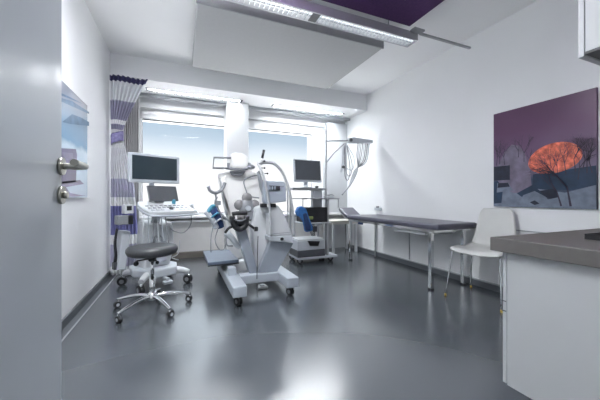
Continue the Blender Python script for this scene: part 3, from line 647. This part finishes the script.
for i in range(8):
    x_ = 358+1.6*i; yy = 4.220+.008*i
    B().tube([PY(x_, 143, yy), PY(x_-1.2-.3*i, 155+i, yy), PY(357.5-.4*i, 170, yy), PY(351-.3*i, 184+.3*i, yy), PY(342, 195, yy)], .011 if i > 4 else .008, (MGREY, LGREY, GREYT)[i % 3], 8).build('electrode_tube', ec)
for i, (xa, xb, lo) in enumerate(((343, 342, 172), (346, 351, 176), (345, 349, 180), (344, 353, 170))):
    B().tube([PY(345, 143, 4.230), PY(xa-.5, 152, 4.230), PY(xa, lo-5, 4.220), PY(xb-1, lo, 4.220), PY(xb+1, lo-12, 4.230), PY(346.5, 144, 4.240)], .0075, (LGREY, GREYT, MGREY)[i % 3], 8).build('electrode_lead', ec)
b = B(); b.ball(PY(343.5, 167, 4.200), .03, DGREY, (1.2, .6, .8)); b.build('clip_cluster', ec)
# things on the trolley
mn = thing('computer_monitor', 'small grey desktop monitor on the top shelf of the trolley', 'monitor', tuple(PY(308, 188, Yt)))
Rm = RZ(math.radians(2)) @ RX(math.radians(-6)); c = PY(307.5, 171, Yt)
b = B(); b.box(c, (.50, .045, .375), LGREY, Rm); b.build('monitor_casing', mn, bevel=.008)
b = B(); b.box(c+Rm @ Vector((0, -.0235, .008)), (.455, .004, .325), SCREEN2, Rm); b.build('monitor_glass', mn)
zz = PY(315, 188, Yt).z
b = B(); b.lathe((c.x, Yt+.06, zz), [(.11, 0), (.11, .012), (.05, .02), (.03, .05)], LGREY, 24); b.box((c.x, Yt+.07, zz+.08), (.07, .03, .14), LGREY); b.build('monitor_stand', mn)
ms = thing('desktop_mouse', 'small black mouse right of the monitor foot on the top shelf', 'mouse', (c.x+.17, Yt, zz))
B().ball((c.x+.17, Yt+.0, zz+.018), .034, BLACK, (1.1, .8, .5)).build('mouse_shell', ms)
zz4 = z4
bx = thing('ecg_recorder', 'black recorder box with a small olive patch on the middle trolley shelf', 'medical device', (2.05, 4.300, z2))
xa, xb = PY(305, 215, Yc).x, PY(328, 215, Yc).x-.02
b = B(); b.bb((xa, Yc-.005, z2+.001), (xb, 4.500, z2+.012), BLACK); b.bb((xa, Yc-.005, z3-.02), (xb, 4.500, z3-.008), BLACK); b.bb((xa, Yc-.005, z2+.012), (xa+.012, 4.500, z3-.02), BLACK); b.bb((xb-.012, Yc-.005, z2+.012), (xb, 4.500, z3-.02), BLACK); b.bb((xa, 4.460, z2+.012), (xb, 4.500, z3-.02), BLACK)
b.build('recorder_casing', bx)
b = B(); b.box((xa+.09, Yc-.005, z2+.075), (.10, .02, .05), GREEN); b.build('green_unit', bx, bevel=.01)
B().bb((xa+.012, Yc+.001, z2+.012), (xb-.012, Yc+.004, z3-.02), BLACK).build('front_window', bx)
b = B(); b.box((xa+.30, Yc+.1, z2+.05), (.14, .1, .05), MGREY); b.tube([(xa+.2, Yc+.04, z2+.03), (xa+.26, Yc+.03, z2+.07), (xa+.36, Yc+.04, z2+.03)], .008, DGREY, 8); b.build('inner_module', bx, bevel=.006)
kb = thing('probe_box', 'small grey box of leads on the upper trolley shelf beside the pole', 'box', (2.3, 4.300, z4))
b = B(); b.box((PY(332, 197, Yc).x, 4.260, z4+.02), (.16, .10, .035), LGREY); b.build('box_body', kb, bevel=.006)
b = B(); b.tube([(PY(330, 197, Yc).x, 4.240, z4+.045), (PY(334, 196, Yc).x, 4.220, z4+.055), (PY(337, 197, Yc).x, 4.250, z4+.04)], .007, MGREY, 8); b.build('coiled_lead', kb)
sc_ = thing('storage_case', 'grey case with black lower band on the bottom shelf of the trolley', 'case', (1.95, 4.300, zb))
xa, xb = PY(297.5, 245, Yc).x, PY(325, 245, Yc).x; zt = PY(310, 240.5, Yc).z
b = B(); b.bb((xa, Yc-.01, zb+.001), (xb, 4.520, zb+.11), DGREY); b.build('case_base', sc_, bevel=.01)
b = B(); b.bb((xa+.003, Yc-.005, zb+.111), (xb-.003, 4.515, zt), LGREY); b.build('case_body', sc_, bevel=.01)
b = B(); b.bb((xa+.02, Yc+.01, zt), (xb-.02, 4.500, zt+.02), WHITE); b.build('case_lid', sc_, bevel=.008)
b = B(); b.poly([(308, 241), (320, 241.3), (318.5, 246), (310.5, 246)], Yc-.03, .03, BLACK); b.build('case_latch', sc_, bevel=.004)
bl = thing('cloth_bag', 'bright blue cloth bag hanging at the left side of the trolley', 'bag', tuple(PY(301, 232, 4.080)))
b = B()
b.poly([(296.5, 212), (298.5, 207.5), (302.5, 206), (307, 209), (309, 216), (313, 226), (313.5, 231), (306.5, 232.5), (304.5, 222), (301, 217), (298, 216)], 4.000, .10, BLUE); b.build('bag_body', bl, bevel=.025)
b = B(); b.poly([(303.5, 214), (307, 213), (311, 226), (311, 230), (306, 231)], 3.980, .05, NAVY); b.build('bag_fold', bl, bevel=.015)
dv = thing('hanging_lead_bundle', 'bundle of dark leads hanging below the middle trolley shelf', 'cable', tuple(PY(312, 235, 4.220)))
for i in range(4): B().tube([PY(311+i, 223, 4.220), PY(310+i*1.4, 230, 4.220), PY(312+i, 236, 4.220)], .007, DGREY, 8).build('lead', dv)
b = B(); b.box(PY(315, 229, 4.220), (.07, .03, .09), DGREY); b.build('plug', dv, bevel=.006)

# white low table in the far right corner
tb = thing('side_table', 'low white side table with pale top in the far right corner', 'table', (2.75, 4.9, 0))
b = B(); b.bb((2.60, 4.70, .545), (3.20, 5.12, .61), WOODST); b.build('tabletop', tb, bevel=.005)
for x_, y_ in ((3.15, 4.73), (2.65, 4.73), (3.15, 5.08), (2.65, 5.08)): B().bb((x_-.022, y_-.022, 0), (x_+.022, y_+.022, .545), WHITE).build('leg', tb)
# socket on the wall
sk = thing('wall_socket', 'small grey outlet box on the right wall above the couch', 'outlet', (XR-.03, 4.1, .93))
def PX(x, y, X): d = ray(x, y); return d*(X/d.x)+Vector((0, 0, CAMH))
c = PX(378, 209, XR-.02); b = B(); b.box(c, (.04, .16, .05), LGREY); b.build('outlet_plate', sk, bevel=.004); b = B(); b.box(c+Vector((-.01, 0, .035)), (.03, .05, .03), MGREY); b.build('plug', sk)

# ------------------------------------------------------------------ examination couch
CX0, CX1, CY0, CY1 = 2.60, 3.17, 2.34, 4.17
cc = thing('examination_couch', 'long examination couch with aubergine vinyl pad on square chrome legs', 'examination couch', (2.88, 3.3, 0))
b = B(); b.bb((CX0-.01, CY0-.04, .685), (CX1+.06, CY1, .755), VINYLP); b.build('pad', cc, bevel=.025)
b = B(); R_ = RX(math.radians(27)); b.box((2.75, 4.325, .785), (.30, .30, .055), VINYLP, R_); b.build('head_pad', cc, bevel=.02)
b = B(); b.box((2.75, 4.335, .745), (.26, .26, .015), WHITE, R_); b.tube([(2.7, 4.1, .655), (2.7, 4.33, .735)], .012, CHROME, 8); b.tube([(2.82, 4.1, .655), (2.82, 4.33, .735)], .012, CHROME, 8); b.build('head_support', cc)
b = B(); b.bb((CX0+.01, CY0+.03, .655), (CX0+.05, 4.15, .685), CHROME); b.bb((CX1-.04, CY0+.03, .655), (CX1, 4.15, .685), CHROME)
for y_ in (CY0+.05, 3.2, 4.10): b.bb((CX0+.05, y_-.02, .655), (CX1-.04, y_+.02, .685), CHROME)
b.build('couch_frame', cc)
b = B(); b.bb((CX0+.06, CY0+.2, .60), (CX1-.06, 3.1, .652), WHITE); b.build('underframe_cover', cc, bevel=.015)
b = B(); b.bb((CX0+.0, 3.75, .625), (CX0+.03, 3.85, .655), NAVY); b.build('side_clamp', cc)
for x_, y_ in ((CX0+.025, CY0+.09), (CX1-.025, CY0+.09), (CX0+.025, 4.10), (CX1-.025, 4.10)):
    l_ = B().bb((x_-.021, y_-.021, .02), (x_+.021, y_+.021, .655), CHROME).build('leg', cc, bevel=.003)
    B().bb((x_-.023, y_-.023, 0), (x_+.023, y_+.023, .02), BLACK).build('foot_cap', l_)

# ------------------------------------------------------------------ visitor chair
ca = math.atan2(-.17, -.985)+math.pi/2      # local -y is the facing direction
CL = (2.93, 2.01, 0)
ch = thing('visitor_chair', 'white shell chair on thin chrome legs between the couch and worktop', 'chair', CL, ca)
TC = Matrix.Translation(CL) @ Matrix.Rotation(ca, 4, 'Z')
prof = catmull([(0, -.25, .475), (0, -.20, .50), (0, -.08, .50), (0, .06, .492), (0, .15, .51), (0, .20, .57), (0, .225, .70), (0, .25, .84), (0, .265, .93)], 4)
def shell(u, v):
    k = v*(len(prof)-1); i = min(int(k), len(prof)-2); p = prof[i].lerp(prof[i+1], k-i); s_ = (u-.5)*2
    w = .245-.095*max(0, v-.45)/.55
    if v < .06: w -= .03*(1-v/.06)
    if v > .95: w -= .02*(v-.95)/.05
    cx = .018*s_*s_
    return Vector((s_*w, p.y-(cx if v > .55 else 0), p.z+(cx if v < .55 else 0)))
b = B(TC); b.grid(shell, 12, 40, SHELLW); b.build('seat_shell', ch, solid=.012)
for sx2 in (-1, 1):
    for sy2 in (-1, 1):
        top = Vector((sx2*.17, sy2*.12, .482)); foot = Vector((sx2*.265, (-.28 if sy2 < 0 else .24), .012))
        kn = Vector((sx2*.225, (-.215 if sy2 < 0 else .17), .468))
        l_ = B(TC).tube([top, top.lerp(kn, .7)+Vector((0, 0, .004)), kn, kn.lerp(foot, .15), foot], .009, CHROME, 10).build('leg', ch)
        B(TC).cyl(foot-Vector((0, 0, .012)), foot+Vector((0, 0, .010)), .011, YELLOW, 12).build('foot_glide', l_)
b = B(TC); b.tube([(-.17, -.12, .480), (.17, -.12, .480)], .008, CHROME, 8); b.tube([(-.17, .12, .478), (.17, .12, .478)], .008, CHROME, 8); b.build('under_frame', ch)
